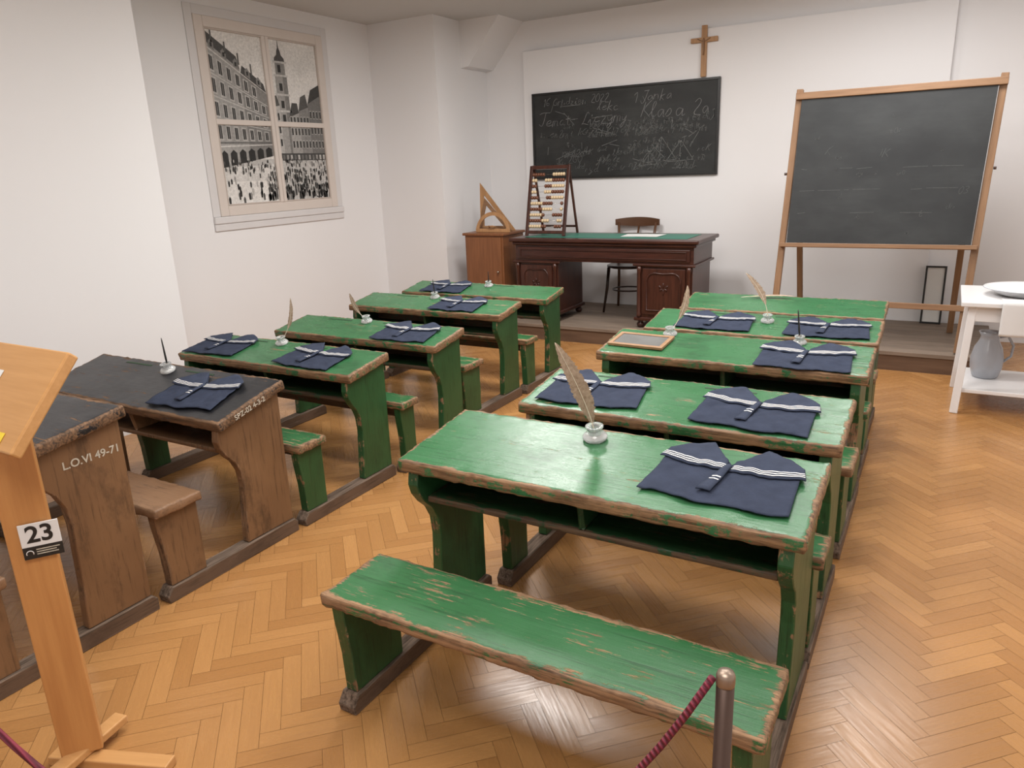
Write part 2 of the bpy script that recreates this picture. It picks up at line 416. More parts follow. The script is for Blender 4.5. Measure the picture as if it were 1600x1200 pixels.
def slope(desk):
    x0,x1,yf,yb,zf,zb=desk
    a=math.atan2(zb-zf,yb-yf)
    return lambda y,off=0:zf+(y-yf)*math.tan(a)+off, a
def dk(col,i):
    if col=='R':q=RD[i];return slope((*q[:4],.69,.74))
    if col=='G':q=GD[i];return slope((*q[:4],.65,.70))
    return slope((-3.80,-2.47,1.83,2.20,.65,.74))

# ------------------------------------------------------------------ sailor collars
def lerp(a,b,t):return a+(b-a)*t
def pw(x,P):
    for (x0,y0),(x1,y1) in zip(P,P[1:]):
        if x<=x1:return lerp(y0,y1,(x-x0)/(x1-x0))
    return P[-1][1]
def solid(v,nu,nv,t):
    n=len(v);V=list(v)+[(p[0],p[1],p[2]-t) for p in v];f=[]
    for i in range(nu-1):
        for j in range(nv-1):
            a=i*nv+j;b=(i+1)*nv+j;c=(i+1)*nv+j+1;d=i*nv+j+1
            f.append((a,b,c,d));f.append((n+a,n+d,n+c,n+b))
    for i in range(nu-1):
        for j in (0,nv-1):
            a=i*nv+j;b=(i+1)*nv+j;f.append((a,n+a,n+b,b) if j==0 else (a,b,n+b,n+a))
    for j in range(nv-1):
        for i in (0,nu-1):
            a=i*nv+j;b=i*nv+j+1;f.append((a,b,n+b,n+a) if i==0 else (a,n+a,n+b,b))
    return V,f
def collar(x,y,col,i,yaw=0,w=.21,d=.31,seed=0,label=''):
    zf,a=dk(col,i)
    rot=(Matrix.Rotation(a,3,'X')@Matrix.Rotation(yaw,3,'Z')).to_euler()
    root=empty('sailor_collar',(x,y,zf(y,.006)),rot,label=label,cat='sailor collar',group='sailor collars')
    sx=w/.21;sy=d/.31
    TP=[(0,.056),(.20,.100),(.38,.145),(.50,.142),(.80,.108),(1,.078)]
    def h(px,py):
        q=Vector((px*8+seed*3.7,py*8,seed*1.3))
        return .006*abs(noise.noise(q))+.007*abs(noise.noise(q*2.6))
    nu,nv=49,27;v=[]
    for ii in range(nu):
        u=-1+2*ii/(nu-1)
        for j in range(nv):
            t=j/(nv-1)
            yb=-.150-.012*(1-abs(u))+.006*math.sin(u*7+seed);yt=pw(abs(u),TP)-.004
            yy=lerp(yb,yt,t);xx=u*lerp(.214+.004*math.sin(seed),.198,t)
            v.append((xx*sx,yy*sy,.003+h(xx,yy)))
    V,f=solid(v,nu,nv,.003)
    ob('body_cloth',mesh('body_cloth',V,f,True),m_navy,root)
    for sg in (-1,1):
        TU=[(0,.062),(.20,.108),(.38,.153),(.50,.150),(.80,.116),(1,.084)]
        def ylow(s):return lerp(.006,.030,s)-.008*math.sin(s*math.pi)
        def fp(s,yy,off):
            yl=ylow(s);yu=pw(s,TU);t=(yy-yl)/(yu-yl)
            xx=lerp(lerp(.004,.218,s),lerp(.012,.203,s),t)
            z=.009+h(xx,yy)+.0022*math.sin(max(0,min(1,t))*math.pi)*max(0,math.sin(s*math.pi))**.5+off
            return (sg*xx*sx,yy*sy,z)
        nu2,nv2=25,11;v=[]
        for i2 in range(nu2):
            s=i2/(nu2-1)
            for j in range(nv2):v.append(fp(s,lerp(ylow(s),pw(s,TU),j/(nv2-1)),0))
        V,f=solid(v,nu2,nv2,.0035)
        me=mesh('collar_flap',V,f,True);fix(me);fl=ob('collar_flap',me,m_navy2,root)
        for t0 in (.008,.0170,.026):
            sv=[];sf=[]
            for i2 in range(31):
                s=.02+.97*i2/30
                for dd in (0,.0040):
                    sv.append(fp(s,ylow(s)+t0+dd,.0020))
            for i2 in range(30):
                q=2*i2;sf.append((q,q+2,q+3,q+1) if sg>0 else (q,q+1,q+3,q+2))
            ob('stripe_trim',mesh('stripe_trim',sv,sf),m_white,fl)
    tv=[];n1=10
    for i2 in range(n1):
        t=i2/(n1-1);yy=lerp(.03,-.115,t);wd=lerp(.009,.021,t)
        dx=-.030*t
        for q in (-1,0,1):tv.append(((dx+q*wd)*sx,yy*sy,.018-.003*t+(.003 if q==0 else 0)+.0015*math.sin(t*9+seed)))
    V,f=solid(tv,n1,3,.004);me=mesh('neck_tie',V,f,True);fix(me);ti=ob('neck_tie',me,m_navy2,root)
    for t0 in (.48,.58):
        sv=[]
        for t in (t0,t0+.035):
            yy=lerp(.03,-.115,t);wd=lerp(.009,.021,t);dx=-.030*t
            for q in (-.85,0,.85):sv.append(((dx+q*wd)*sx,yy*sy,.0195-.003*t+(.003 if q==0 else .0006)+.0015*math.sin(t*9+seed)))
        ob('stripe_trim',mesh('stripe_trim',sv,[(0,3,4,1),(1,4,5,2)]),m_white,ti)
    return root
CL=[(-.47,2.00,'R',0,-.04),(-1.16,2.66,'R',1,.06),(-.52,2.64,'R',1,-.04),(-.49,3.51,'R',2,.02),(-1.07,4.15,'R',3,0),(-.48,4.15,'R',3,.03),
    (-2.80,2.02,'N',0,.10),(-3.55,2.77,'G',0,.05),(-2.82,2.76,'G',0,-.05),(-2.72,3.43,'G',1,.03),(-2.95,4.33,'G',2,0),(-3.50,4.98,'G',3,.02)]
for n_,(x_,y_,c_,i_,yw) in enumerate(CL):
    dd=.33 if c_=='R' and i_<3 else .29
    collar(x_,y_,c_,i_,yw,.205 if c_=='R' else .195,dd,n_*1.7,'folded navy sailor collar with white stripes on '+('the black desk' if c_=='N' else 'a green desk'))

# ------------------------------------------------------------------ inkwells, quills, pens
ink_me=lathe('jar',[(0,0),(.030,0),(.033,.004),(.033,.010),(.028,.016),(.020,.024),(.019,.030),(.024,.034),(.024,.038),(.015,.038),(.013,.030),(.013,.012),(0,.010)],28)
disc_me=lathe('ink_fill',[(0,.0105),(.0125,.0105),(.0125,.017),(0,.017)],20)
m_ink=plain('dark_ink',(.01,.01,.02),.2)
def inkwell(x,y,col,i,s=1.1):
    zf,a=dk(col,i)
    r=empty('inkwell',(x,y,zf(y,.002)),(a,0,0),label='small clear glass inkwell standing on a desk',cat='inkwell',group='glass inkwells')
    j=ob('jar',ink_me,m_glass,r);j.scale=(s,s,s);k=ob('ink_fill',disc_me,m_ink,r);k.scale=(s,s,s)
    return Vector((x,y,zf(y,.02)))
def quill(base,tip,bend=(0,0,0),wd=.022,label='brown feather quill standing in an inkwell',seed=0,side=None,vs=.30):
    base=Vector(base);tip=Vector(tip);bend=Vector(bend)
    root=empty('feather_quill',base,label=label,cat='feather quill',group='feather quills')
    d=tip-base
    def P(s):return d*s+bend*(4*s*(1-s))
    sh=tube('shaft',[P(i/14) for i in range(15)],[lerp(.0022,.0006,i/14) for i in range(15)],6);ob('shaft',sh,m_shaft,root)
    if side is None:
        side=d.cross(Vector((.3,-1,.15))).normalized()
    side=Vector(side).normalized()
    v=[];f=[];n=60;rnd=random.Random(seed)
    for i in range(n+1):
        t=i/n;s=lerp(vs,1.0,t)
        prof=min(1,t*4+.12)**.7*max(0,1-t**3.0)**.8
        tang=(P(min(1,s+.01))-P(s-.01)).normalized()
        for sg,k in ((-1,.75),(1,1.0)):
            jit=1+rnd.uniform(-.22,.06)
            q=P(s)+side*sg*wd*k*prof*jit+tang*wd*.9*prof
            v.append(q)
        v.append(P(s)+Vector((0,0,.0004)))
    for i in range(n):
        a=3*i;b=a+3
        f.append((a,a+2,b+2,b));f.append((a+2,a+1,b+1,b+2))
    ob('vane',mesh('vane',v,f),m_quill,root)
    return root
def pen(base,tip,label='slim black dip pen standing in an inkwell'):
    base=Vector(base);d=Vector(tip)-base
    root=empty('dip_pen',base,label=label,cat='pen',group='dip pens')
    ob('holder',tube('holder',[d*.15,d*.3,d*.45,d*.9,d],[.003,.0048,.0045,.003,.0015],8),m_black,root)
    ob('nib',tube('nib',[d*0,d*.16],[.0008,.0026],6),m_metal,root)
b=inkwell(-.925,2.10,'R',0,1.25);quill(b,(-1.03,2.03,1.065),(.022,0,-.02),.036,'large pale brown feather quill standing in an inkwell',1,vs=.15,side=(.80,.55,.22))
b=inkwell(-1.18,3.655,'R',2);quill(b,(-1.115,3.72,.985),(.02,0,-.01),.022,seed=2,side=(.85,.5,-.2))
b=inkwell(-.80,4.20,'R',3);quill(b,(-.94,4.24,.985),(.03,0,.0),.022,seed=3,side=(.8,.3,.35))
b=inkwell(-.545,3.672,'R',2,1.0);pen(b,b+Vector((-.018,.01,.145)))
b=inkwell(-3.17,2.13,'N',0);pen(b,b+Vector((-.012,.0,.145)))
b=inkwell(-3.19,2.87,'G',0);quill(b,b+Vector((.055,.05,.24)),(.028,0,-.01),.016,seed=4)
b=inkwell(-3.13,3.53,'G',1);quill(b,b+Vector((-.125,.0,.16)),(-.015,0,-.02),.020,seed=5)
b=inkwell(-3.24,4.43,'G',2);pen(b,b+Vector((-.012,0,.12)))
b=inkwell(-3.15,5.05,'G',3);pen(b,b+Vector((0,0,.10)))
zf,a=dk('R',4)
quill((-1.10,4.86,zf(4.86,.010)),(-.78,4.90,zf(4.90,.022)),(0,.02,.004),.022,'white and brown feather lying flat on a green desk',9,side=(0,1,.13),vs=.15)
zf,a=dk('R',2)
sl=empty('writing_slate',(-1.29,3.52,zf(3.52,.0105)),(a,0,-.06),label='small grey slate in a pale wooden frame',cat='slate')
ob('slate_face',boxes('s',[(-.130,.130,-.068,.068,-.003,.003)]),m_slate,sl)
ob('slate_frame',boxes('s',[(-.148,.148,-.088,-.067,-.007,.007),(-.148,.148,.067,.088,-.007,.007),(-.148,-.127,-.0675,.0675,-.0068,.0068),(.127,.148,-.0675,.0675,-.0068,.0068)],.002),m_slfr,sl)

# ------------------------------------------------------------------ teacher desk
td=empty('teacher_desk',(-2.72,6.30,.1505),label='dark carved mahogany teacher desk with green leather top',cat='desk')
ob('desktop',boxes('d',[(-.93,.93,-.05,.62,.765,.80)],.010),m_mah,td)
ob('desktop_moulding',boxes('d',[(-.905,.905,-.03,.60,.735,.7645)],.010),m_mah,td)
ob('leather_inlay',boxes('d',[(-.80,.80,.05,.50,.8005,.803)],.001),m_leather,td)
fr=ob('frieze',boxes('d',[(-.88,.88,-.005,.58,.585,.7345)],.004),m_mah,td)
def drawer(x0,x1):
    dr=ob('drawer',boxes('d',[(x0,x1,-.018,-.004,.605,.715)],.006),m_mah,td)
    ob('drawer_moulding',boxes('d',[(x0+.03,x1-.03,-.026,-.017,.625,.632),(x0+.03,x1-.03,-.026,-.017,.690,.697),(x0+.03,x0+.037,-.026,-.017,.632,.690),(x1-.037,x1-.03,-.026,-.017,.632,.690)],.002),m_mah,dr)
drawer(-.85,.85)
for q in ((-.91,-.40),(.33,.90)):
    ob('lower_moulding',boxes('d',[(q[0],q[1],-.02,.59,.565,.586)],.006),m_mah,td)
def foot(x,y):
    f_=lathe('foot',[(0,0),(.020,0),(.030,.012),(.036,.030),(.028,.046),(.020,.052),(.030,.062),(.030,.07),(0,.07)],20)
    ob('foot',f_,m_mah,td,(x,y,0))
for x0,x1 in ((-.89,-.43),(.36,.87)):
    c=(x0+x1)/2
    p=ob('pedestal',boxes('d',[(x0,x1,.01,.56,.10,.565)],.004),m_mahv,td)
    ob('plinth',boxes('d',[(x0-.02,x1+.02,-.012,.58,.068,.102)],.008),m_mah,p)
    dr=ob('cupboard_door',boxes('d',[(x0+.06,x1-.06,-.006,.009,.13,.545)],.004),m_mahv,p)
    xa0=x0+.10;xa1=x1-.10;hw=(xa1-xa0)/2
    pts=[(xa0,-.010,.17),(xa0,-.010,.44)]+[(c-hw*math.cos(t*math.pi/12),-.010,.44+.06*math.sin(t*math.pi/12)+.02*math.sin(t*math.pi/6)**2) for t in range(1,12)]+[(xa1,-.010,.44),(xa1,-.010,.17)]
    ob('door_moulding',tube('mo',pts,.007,8,True),m_mah,dr)
    for (lx,lz,ang,ln) in ((0,.40,0,.045),(-.03,.385,.8,.04),(.03,.385,-.8,.04),(0,.34,math.pi,.06),(-.022,.36,2.2,.035),(.022,.36,-2.2,.035)):
        lf=lathe('leaf',[(0,-ln/2),(.006,-ln*.3),(.011,0),(.007,ln*.3),(0,ln/2)],10)
        o=ob('carved_leaf',lf,m_mah,dr,(c+lx,-.010,lz),(0,-ang,0));o.scale=(1,.6,1)
    for fx in (x0+.03,x1-.03):
        for fy in (.04,.53):foot(fx,fy)
    for cx_ in (x0+.028,x1-.028):
        col_=lathe('c',[(0,.105),(.020,.105),(.022,.13),(.014,.15),(.017,.33),(.014,.50),(.022,.53),(.022,.562),(0,.562)],16)
        ob('corner_column',col_,m_mahv,p,(cx_,-.002,0))
for i,(x,y,r) in enumerate(((-2.50,6.62,.1),(-2.33,6.60,-.05))):
    ob('paper_sheet',boxes('p',[(-.10,.10,-.12,.12,0,.0015)]),m_paper,None,(x,y,.9545+i*.002),(0,0,r),'white paper sheet lying on the teacher desk','paper',group='papers on the teacher desk')

# chair
ch=empty('bentwood_chair',(-2.72,7.04,.156),label='dark bentwood chair with curved back behind the desk',cat='chair')
ob('seat',lathe('s',[(0,.445),(.20,.445),(.215,.452),(.215,.468),(.20,.474),(.18,.468),(0,.466)],32),m_bentw,ch)
for sx in (-1,1):
    ob('leg',tube('l',[(sx*.16,-.13,.45),(sx*.17,-.15,.25),(sx*.20,-.175,0)],[.017,.015,.011]),m_bentw,ch)
    ob('back_post',tube('b',[(sx*.20,.22,0),(sx*.175,.18,.25),(sx*.17,.17,.46),(sx*.185,.205,.70),(sx*.20,.235,.865)],[.012,.014,.015,.014,.013],10),m_bentb,ch)
v=[];n=16
for i in range(n+1):
    t=-1+2*i/n;x=t*.235;y=.235+.055*(1-t*t)
    zt_=.915-.018*t*t;zb_=.825+.012*t*t
    for yy,zz in ((y-.009,zb_),(y-.009,zt_),(y+.009,zt_),(y+.009,zb_)):v.append((x,yy,zz))
f=[]
for i in range(n):
    for k in range(4):f.append((i*4+k,i*4+(k+1)%4,(i+1)*4+(k+1)%4,(i+1)*4+k))
f+=[(0,1,2,3),(4*n,4*n+3,4*n+2,4*n+1)]
me=mesh('crest',v,f);fix(me);ob('crest_rail',me,m_bentb,ch)
ob('back_spindle',tube('bs',[(0,.19,.46),(0,.22,.65),(0,.285,.83)],.010),m_bentb,ch)
ob('leg_ring',tube('r',[(.16*math.cos(t*math.pi/8),.15*math.sin(t*math.pi/8),.22) for t in range(16)],.008,8,True),m_bentw,ch)

# cabinet
cb=empty('wooden_cabinet',(-4.02,6.60,.1505),label='small reddish-brown wooden cabinet holding drawing tools',cat='cabinet')
ob('body',boxes('b',[(-.225,.225,-.21,.21,0,.805)],.004),m_cab,cb)
ob('cabinet_top',boxes('b',[(-.245,.245,-.23,.22,.806,.832)],.006),m_cab,cb)
dr=ob('door',boxes('b',[(-.205,.205,-.222,-.211,.05,.79)],.004),m_cab,cb)
ob('knob',lathe('k',[(0,0),(.006,0),(.006,.012),(.012,.018),(.010,.026),(0,.028)],14),m_metal,dr,(.17,-.222,.45),(math.pi/2,0,0))
def tri_frame(A,B,C,k,t):
    def dd(p,q):return math.hypot(p[0]-q[0],p[1]-q[1])
    a,b_,c_=dd(B,C),dd(A,C),dd(A,B);s=a+b_+c_
    I=((a*A[0]+b_*B[0]+c_*C[0])/s,(a*A[1]+b_*B[1]+c_*C[1])/s)
    inn=[(I[0]+(p[0]-I[0])*k,I[1]+(p[1]-I[1])*k) for p in (A,B,C)]
    P=[A,B,C]+inn;v=[(p[0],-t/2,p[1]) for p in P]+[(p[0],t/2,p[1]) for p in P];f=[]
    for i in range(3):
        j=(i+1)%3
        f+=[(i,j,3+j,3+i),(6+i,9+i,9+j,6+j),(i,6+i,6+j,j),(3+i,3+j,9+j,9+i)]
    me=mesh('tri',v,f);fix(me);return me
sq=empty('set_square',(-4.02,6.70,.984),(-.06,0,0),label='large wooden set square leaning on the cabinet',cat='set square',group='wooden drawing tools')
ob('triangle_frame',tri_frame((-.225,.0),(.20,.0),(-.225,.48),.66,.012),m_cross,sq)
sq=empty('set_square',(-4.03,6.60,.984),(-.06,0,0),label='smaller wooden set square standing on the cabinet',cat='set square',group='wooden drawing tools')
ob('triangle_frame',tri_frame((-.19,.0),(.23,.0),(-.10,.33),.68,.012),m_easelx,sq)
pr=empty('wooden_protractor',(-3.97,6.49,.984),(-.08,0,0),label='large wooden protractor with half-round frame and grip',cat='protractor',group='wooden drawing tools')
def arc_plate(ro,ri,t,n=24):
    v=[];f=[]
    for i in range(n+1):
        a=math.pi*i/n
        for r in (ro,ri):
            for y in (-t/2,t/2):v.append((r*math.cos(a),y,r*math.sin(a)))
    for i in range(n):
        a=4*i;b=a+4
        f+=[(a,b,b+2,a+2),(a+1,a+3,b+3,b+1),(a,a+1,b+1,b),(a+2,b+2,b+3,a+3)]
    f+=[(0,2,3,1),(4*n,4*n+1,4*n+3,4*n+2)]
    me=mesh('arc',v,f);fix(me);return me
ob('arc_plate',arc_plate(.20,.165,.012),m_cross,pr)
ob('base_bar',boxes('b',[(-.20,.20,-.007,.007,0,.035)],.002),m_cross,pr)
ob('grip',tube('g',[(-.03,-.012,.045),(-.03,-.035,.06),(.03,-.035,.06),(.03,-.012,.045)],.006),m_cross,pr)

# ------------------------------------------------------------------ abacus
ab=empty('abacus',(-3.35,6.44,.9545),(0,0,0),label='dark wooden counting frame with brown and cream beads',cat='abacus')
tl=math.radians(-13)
ob('frame',boxes('f',[(-.215,-.185,-.013,.013,0,.67),(.185,.215,-.013,.013,0,.67),(-.2149,.2149,-.0125,.0125,.635,.669),(-.2149,.2149,-.0125,.0125,.02,.050)],.003),m_mahv,ab,(0,0,.003),(tl,0,0))
ob('rear_support',boxes('f',[(-.20,-.178,-.009,.009,0,.68),(.178,.20,-.009,.009,0,.68),(-.20,.20,-.008,.008,.06,.080)],.003),m_mahv,ab,(0,.34,.004),(math.radians(15),0,0))
for i in range(10):
    ob('wire',tube('wire',[(-.188,0,0),(.188,0,0)],.0016,6),m_metal,ab,Matrix.Rotation(tl,3,'X')@Vector((0,0,.0935+i*.055)))
bead=lathe('bead',[(0,-.013),(.008,-.013),(.015,-.009),(.018,0),(.015,.009),(.008,.013),(0,.013)],14)
m_b1=plain('bead_cream',(.62,.48,.30),.4);m_b2=plain('bead_brown',(.14,.05,.025),.35)
bead2=bead.copy();bead.materials.append(m_b1);bead2.materials.append(m_b2)
rnd=random.Random(4)
for i in range(10):
    gap=rnd.randint(6,10) if i<5 else rnd.randint(2,6)
    for k in range(10):
        x=-.170+k*.0265+(.085 if k>=gap else 0)
        z=.0935+i*.055
        p=Matrix.Rotation(tl,3,'X')@Vector((x,0,z))
        ob('bead',bead if (k<5)==(i%2==0) else bead2,None,ab,p,(0,math.pi/2,0))

# ------------------------------------------------------------------ chalk strokes
def ribbon(strokes,w):
    v=[];f=[]
    for st_ in strokes:
        for (x0,z0),(x1,z1) in zip(st_,st_[1:]):
            d=Vector((x1-x0,z1-z0))
            if d.length<1e-6:continue
            d.normalize();n=Vector((-d.y,d.x))*w/2;e=d*w*.3
            k=len(v)
            for px,pz in ((x0-e.x+n.x,z0-e.y+n.y),(x0-e.x-n.x,z0-e.y-n.y),(x1+e.x-n.x,z1+e.y-n.y),(x1+e.x+n.x,z1+e.y+n.y)):v.append((px,0,pz))
            f.append((k,k+1,k+2,k+3))
    return mesh('chalk',v,f)
GL={'1':[[(.2,.7),(.5,1),(.5,0)]],'6':[[(.7,1),(.3,.75),(.15,.3),(.4,0),(.7,.2),(.6,.45),(.2,.35)]],'2':[[(.1,.8),(.4,1),(.7,.75),(.1,0),(.8,0)]],'3':[[(.1,.9),(.5,1),(.65,.75),(.3,.55),(.7,.3),(.4,0),(.05,.1)]],
'G':[[(.85,.85),(.5,1),(.15,.7),(.1,.3),(.4,0),(.8,.15),(.8,.45),(.5,.45)]],'r':[[(.1,.5),(.15,0)],[(.15,.35),(.35,.5),(.55,.45)]],'u':[[(.1,.5),(.1,.1),(.35,0),(.6,.15),(.6,.5),(.65,0),(.8,.1)]],
'd':[[(.6,.4),(.35,.5),(.1,.25),(.3,0),(.6,.15)],[(.65,1),(.6,0),(.8,.1)]],'z':[[(.1,.5),(.6,.5),(.1,0),(.65,0)]],'i':[[(.0,.1),(.25,.5),(.25,0),(.45,.1)],[(.27,.68),(.28,.72)]],'e':[[(.1,.25),(.6,.3),(.45,.5),(.15,.4),(.15,.1),(.4,0),(.75,.15)]],
'n':[[(.1,.5),(.1,0)],[(.1,.35),(.35,.5),(.55,.4),(.58,0),(.75,.1)]],'T':[[(-.1,.9),(.1,1.05),(.9,1.05)],[(.5,1.02),(.4,.2),(.2,0),(0,.15)]],'m':[[(.05,.5),(.05,0)],[(.05,.4),(.25,.5),(.35,.4),(.35,0)],[(.35,.4),(.55,.5),(.68,.4),(.68,0),(.8,.1)]],
'a':[[(.6,.45),(.3,.5),(.1,.25),(.3,0),(.55,.15),(.6,.5),(.65,0),(.8,.1)]],'t':[[(.3,.85),(.28,.1),(.5,0),(.7,.1)],[(.1,.55),(.55,.55)]],':':[[(.2,.45),(.22,.42)],[(.2,.1),(.22,.07)]],
'L':[[(.7,.85),(.5,1),(.3,.8),(.3,.1),(.05,0),(.3,.1),(.8,-.02)]],'c':[[(.55,.42),(.3,.5),(.1,.25),(.3,0),(.7,.15)]],'y':[[(.1,.5),(.15,.2),(.4,.1),(.6,.5)],[(.6,.5),(.5,-.3),(.2,-.5),(.1,-.2),(.7,.1)]],
'K':[[(.25,1),(.1,0)],[(.85,1.05),(.2,.5),(.5,.3),(.9,-.05)]],'l':[[(.0,.1),(.4,.8),(.3,1),(.18,.8),(.22,.1),(.45,.05)]],'s':[[(.0,.05),(.35,.5),(.5,.2),(.3,0),(.1,.08)]],'J':[[(.2,1),(.8,1)],[(.6,1),(.5,.1),(.2,-.2),(.0,.1)]],
'k':[[(.2,1),(.1,0)],[(.55,.5),(.12,.25),(.6,0)]],'j':[[(.3,.5),(.25,-.3),(.05,-.3)],[(.32,.7),(.33,.73)]],'0':[[(.4,1),(.1,.6),(.2,.1),(.5,0),(.75,.4),(.65,.85),(.4,1)]],' ':[]}
def smooth(p):
    if len(p)<3:return p
    for _ in range(2):
        q=[p[0]]
        for a,b in zip(p,p[1:]):q+=[(a[0]*.75+b[0]*.25,a[1]*.75+b[1]*.25),(a[0]*.25+b[0]*.75,a[1]*.25+b[1]*.75)]
        p=q+[p[-1]]
    return p
def write(s,x,z,h,slant=.3,rnd=random,wob=.05,drift=0):
    out=[];x0=x
    for c in s:
        hh_=h*rnd.uniform(.88,1.12);zz=z+(x-x0)*drift+rnd.uniform(-1,1)*h*.05
        for st_ in GL[c]:out.append(smooth([(x+(px+slant*pz)*hh_*.85+rnd.uniform(-1,1)*h*wob,zz+pz*hh_+rnd.uniform(-1,1)*h*wob) for px,pz in st_]))
        x+=h*(.66 if c!=' ' else .5)*(.7 if c in 'il1:' else .95)
    return out
bbW=1.99;bbH=.875
wb=empty('wall_blackboard',(-2.945,YB-.07,1.905),label='old black wall chalkboard covered in chalk handwriting',cat='blackboard')
ob('board_face',boxes('b',[(-bbW/2+.02,bbW/2-.02,-.022,-.002,-bbH/2+.02,bbH/2-.02)]),m_bb,wb)
ob('board_frame',boxes('b',[(-bbW/2,bbW/2,-.032,-.001,-bbH/2,-bbH/2+.022),(-bbW/2,bbW/2,-.032,-.001,bbH/2-.022,bbH/2),(-bbW/2,-bbW/2+.022,-.0315,-.001,-bbH/2+.022,bbH/2-.022),(bbW/2-.022,bbW/2,-.0315,-.001,-bbH/2+.022,bbH/2-.022)],.002),m_black,wb)
rn=random.Random(11)
st1=write('16 Grudzien 2022',-.88,.30,.080,rnd=rn)+write('lekc',-.25,.22,.10,rnd=rn)+write('1 Janka',.12,.27,.10,rnd=rn,drift=.02)
st1+=write('Temat: Liczymy',-.92,.10,.120,rnd=rn)+write('Klasa 2a',.20,.12,.15,rnd=rn)
ob('chalk_writing',ribbon(st1,.0045),m_chalk,wb,(0,-.0235,0))
st2=[]
def clampx(s_):return [(max(-.95,min(.95,a_)),max(-.40,min(.40,b_))) for a_,b_ in s_]
keys='aeimnrtuzlcdys26G0kJK'
for r_ in range(20):
    z=.06-(r_%9)*.055+rn.uniform(-.02,.02);x=-.92+rn.random()*.35
    while x<.80:
        wd=''.join(rn.choice(keys) for _ in range(rn.randint(2,6)));h_=rn.uniform(.035,.085)
        if rn.random()<.62:st2+=write(wd,x,z,h_,rn.uniform(.1,.5),rn,.10,rn.uniform(-.1,.15))
        x+=h_*.62*len(wd)+rn.uniform(.02,.22)
for k in range(30):
    x=rn.uniform(-.9,.9);z=rn.uniform(-.38,.3);a_=rn.uniform(0,3.1);L=rn.uniform(.05,.28)
    st2.append([(x,z),(x+L*math.cos(a_),z+.5*L*math.sin(a_))])
for cx_,cz_,s_ in ((.42,-.20,.17),(.62,-.22,.14),(.30,-.27,.10)):
    p_=[(cx_-s_,cz_-s_*.6),(cx_+s_,cz_-s_*.5),(cx_+s_*.1,cz_+s_*.8),(cx_-s_,cz_-s_*.6)];st2.append(p_)
    st2.append([(cx_+s_*.1,cz_+s_*.8),(cx_,cz_-s_*.55)])
ob('chalk_scribbles',ribbon([clampx(s_) for s_ in st2],.0036),m_chalkm,wb,(0,-.0232,0))

# crucifix
cr=empty('crucifix',(-2.115,YB-.085,2.34),label='plain wooden cross with small figure above the board',cat='crucifix')
ob('upright',boxes('c',[(-.025,.025,-.014,.0145,.012,.455)],.003),m_cross,cr)
ob('crossbar',boxes('c',[(-.125,.125,-.015,.0145,.31,.352)],.003),m_cross,cr)
ob('small_figure',tube('f',[(0,-.024,.20),(.004,-.026,.24),(0,-.026,.29),(0,-.026,.335),(0,-.026,.345)],[.004,.005,.008,.006,.004],8),m_easel,cr)
ob('figure_arms',tube('f',[(-.06,-.020,.342),(-.03,-.024,.325),(0,-.026,.315),(.03,-.024,.325),(.06,-.020,.342)],.0035,6),m_easel,cr)

# ------------------------------------------------------------------ easel board
ea=empty('easel_blackboard',(-.42,6.15,.15),label='large blackboard on a tall brown wooden easel',cat='easel blackboard')
def beam(name,p,q,w,d,mat,parent):
    p=Vector(p);q=Vector(q);t=(q-p);L=t.length;t.normalize()
    xx=Vector((1,0,0))
    if abs(t.x)>.9:xx=Vector((0,1,0))
    yy=t.cross(xx).normalized();xx=yy.cross(t).normalized()
    me=boxes(name,[(-w/2,w/2,-d/2,d/2,0,L)],.004)
    m=Matrix((xx,yy,t)).transposed()
    return ob(name,me,mat,parent,p,m.to_euler())
yb_=lambda z:.02+.28*(z/2.0)
Y0=.02
for x0,x1 in ((-.725,-.668),(.60,.672)):
    beam('upright_post',(x0,yb_(0)+.03,.01),(x1,yb_(1.95)+.03,1.95),.048,.045,m_easel,ea)
for x0 in (-.62,.55):
    beam('rear_leg',(x0,.80,.01),(x0,yb_(1.3)+.05,1.3),.045,.035,m_easel,ea)
lean=math.atan2(.28,2.0)
bd=ob('board_face',xprism('b',[(-.665,.80),(.598,.80),(.640,1.887),(-.645,1.887)],-.012,.012,'y'),m_bb2,ea,(.0,Y0,0),(-lean,0,0))
ob('top_rail',boxes('b',[(-.69,.695,-.026,.026,1.889,1.940)],.004),m_easelx,ea,(.0,Y0,0),(-lean,0,0))
ob('chalk_ledge',boxes('b',[(-.71,.64,-.055,.022,.765,.797)],.004),m_easelx,ea,(.0,Y0,0),(-lean,0,0))
ob('lower_rail',boxes('b',[(-.70,.62,-.015,.015,.32,.365)],.004),m_easelx,ea,(0,Y0+.01,0),(-lean,0,0))
st3=[]
for zz in (1.03,1.20,1.36):
    x=-.60
    while x<.50:
        L=rn.uniform(.03,.22)
        if rn.random()<.7:st3.append([(x,zz+rn.uniform(-.005,.005)),(min(x+L,.58),zz+rn.uniform(-.005,.005))])
        x+=L+.03
for k in range(16):
    st3+=write(''.join(rn.choice(keys) for _ in range(rn.randint(1,3))),rn.uniform(-.55,.42),rn.uniform(.85,1.8),rn.uniform(.02,.05),.3,rn,.15)
st3+=write('03',.47,1.16,.055,rnd=rn)
ob('chalk_marks',ribbon(st3,.0034),m_chalk2,bd,(0,-.0128,0))
for sx,x in ((-1,-.715),(1,.675)):
    ob('wing_bolt',tube('w',[(x,yb_(1.32)+.03,1.32),(x+sx*.018,yb_(1.32)+.03,1.32)],.010,8),m_dmetal,ea)

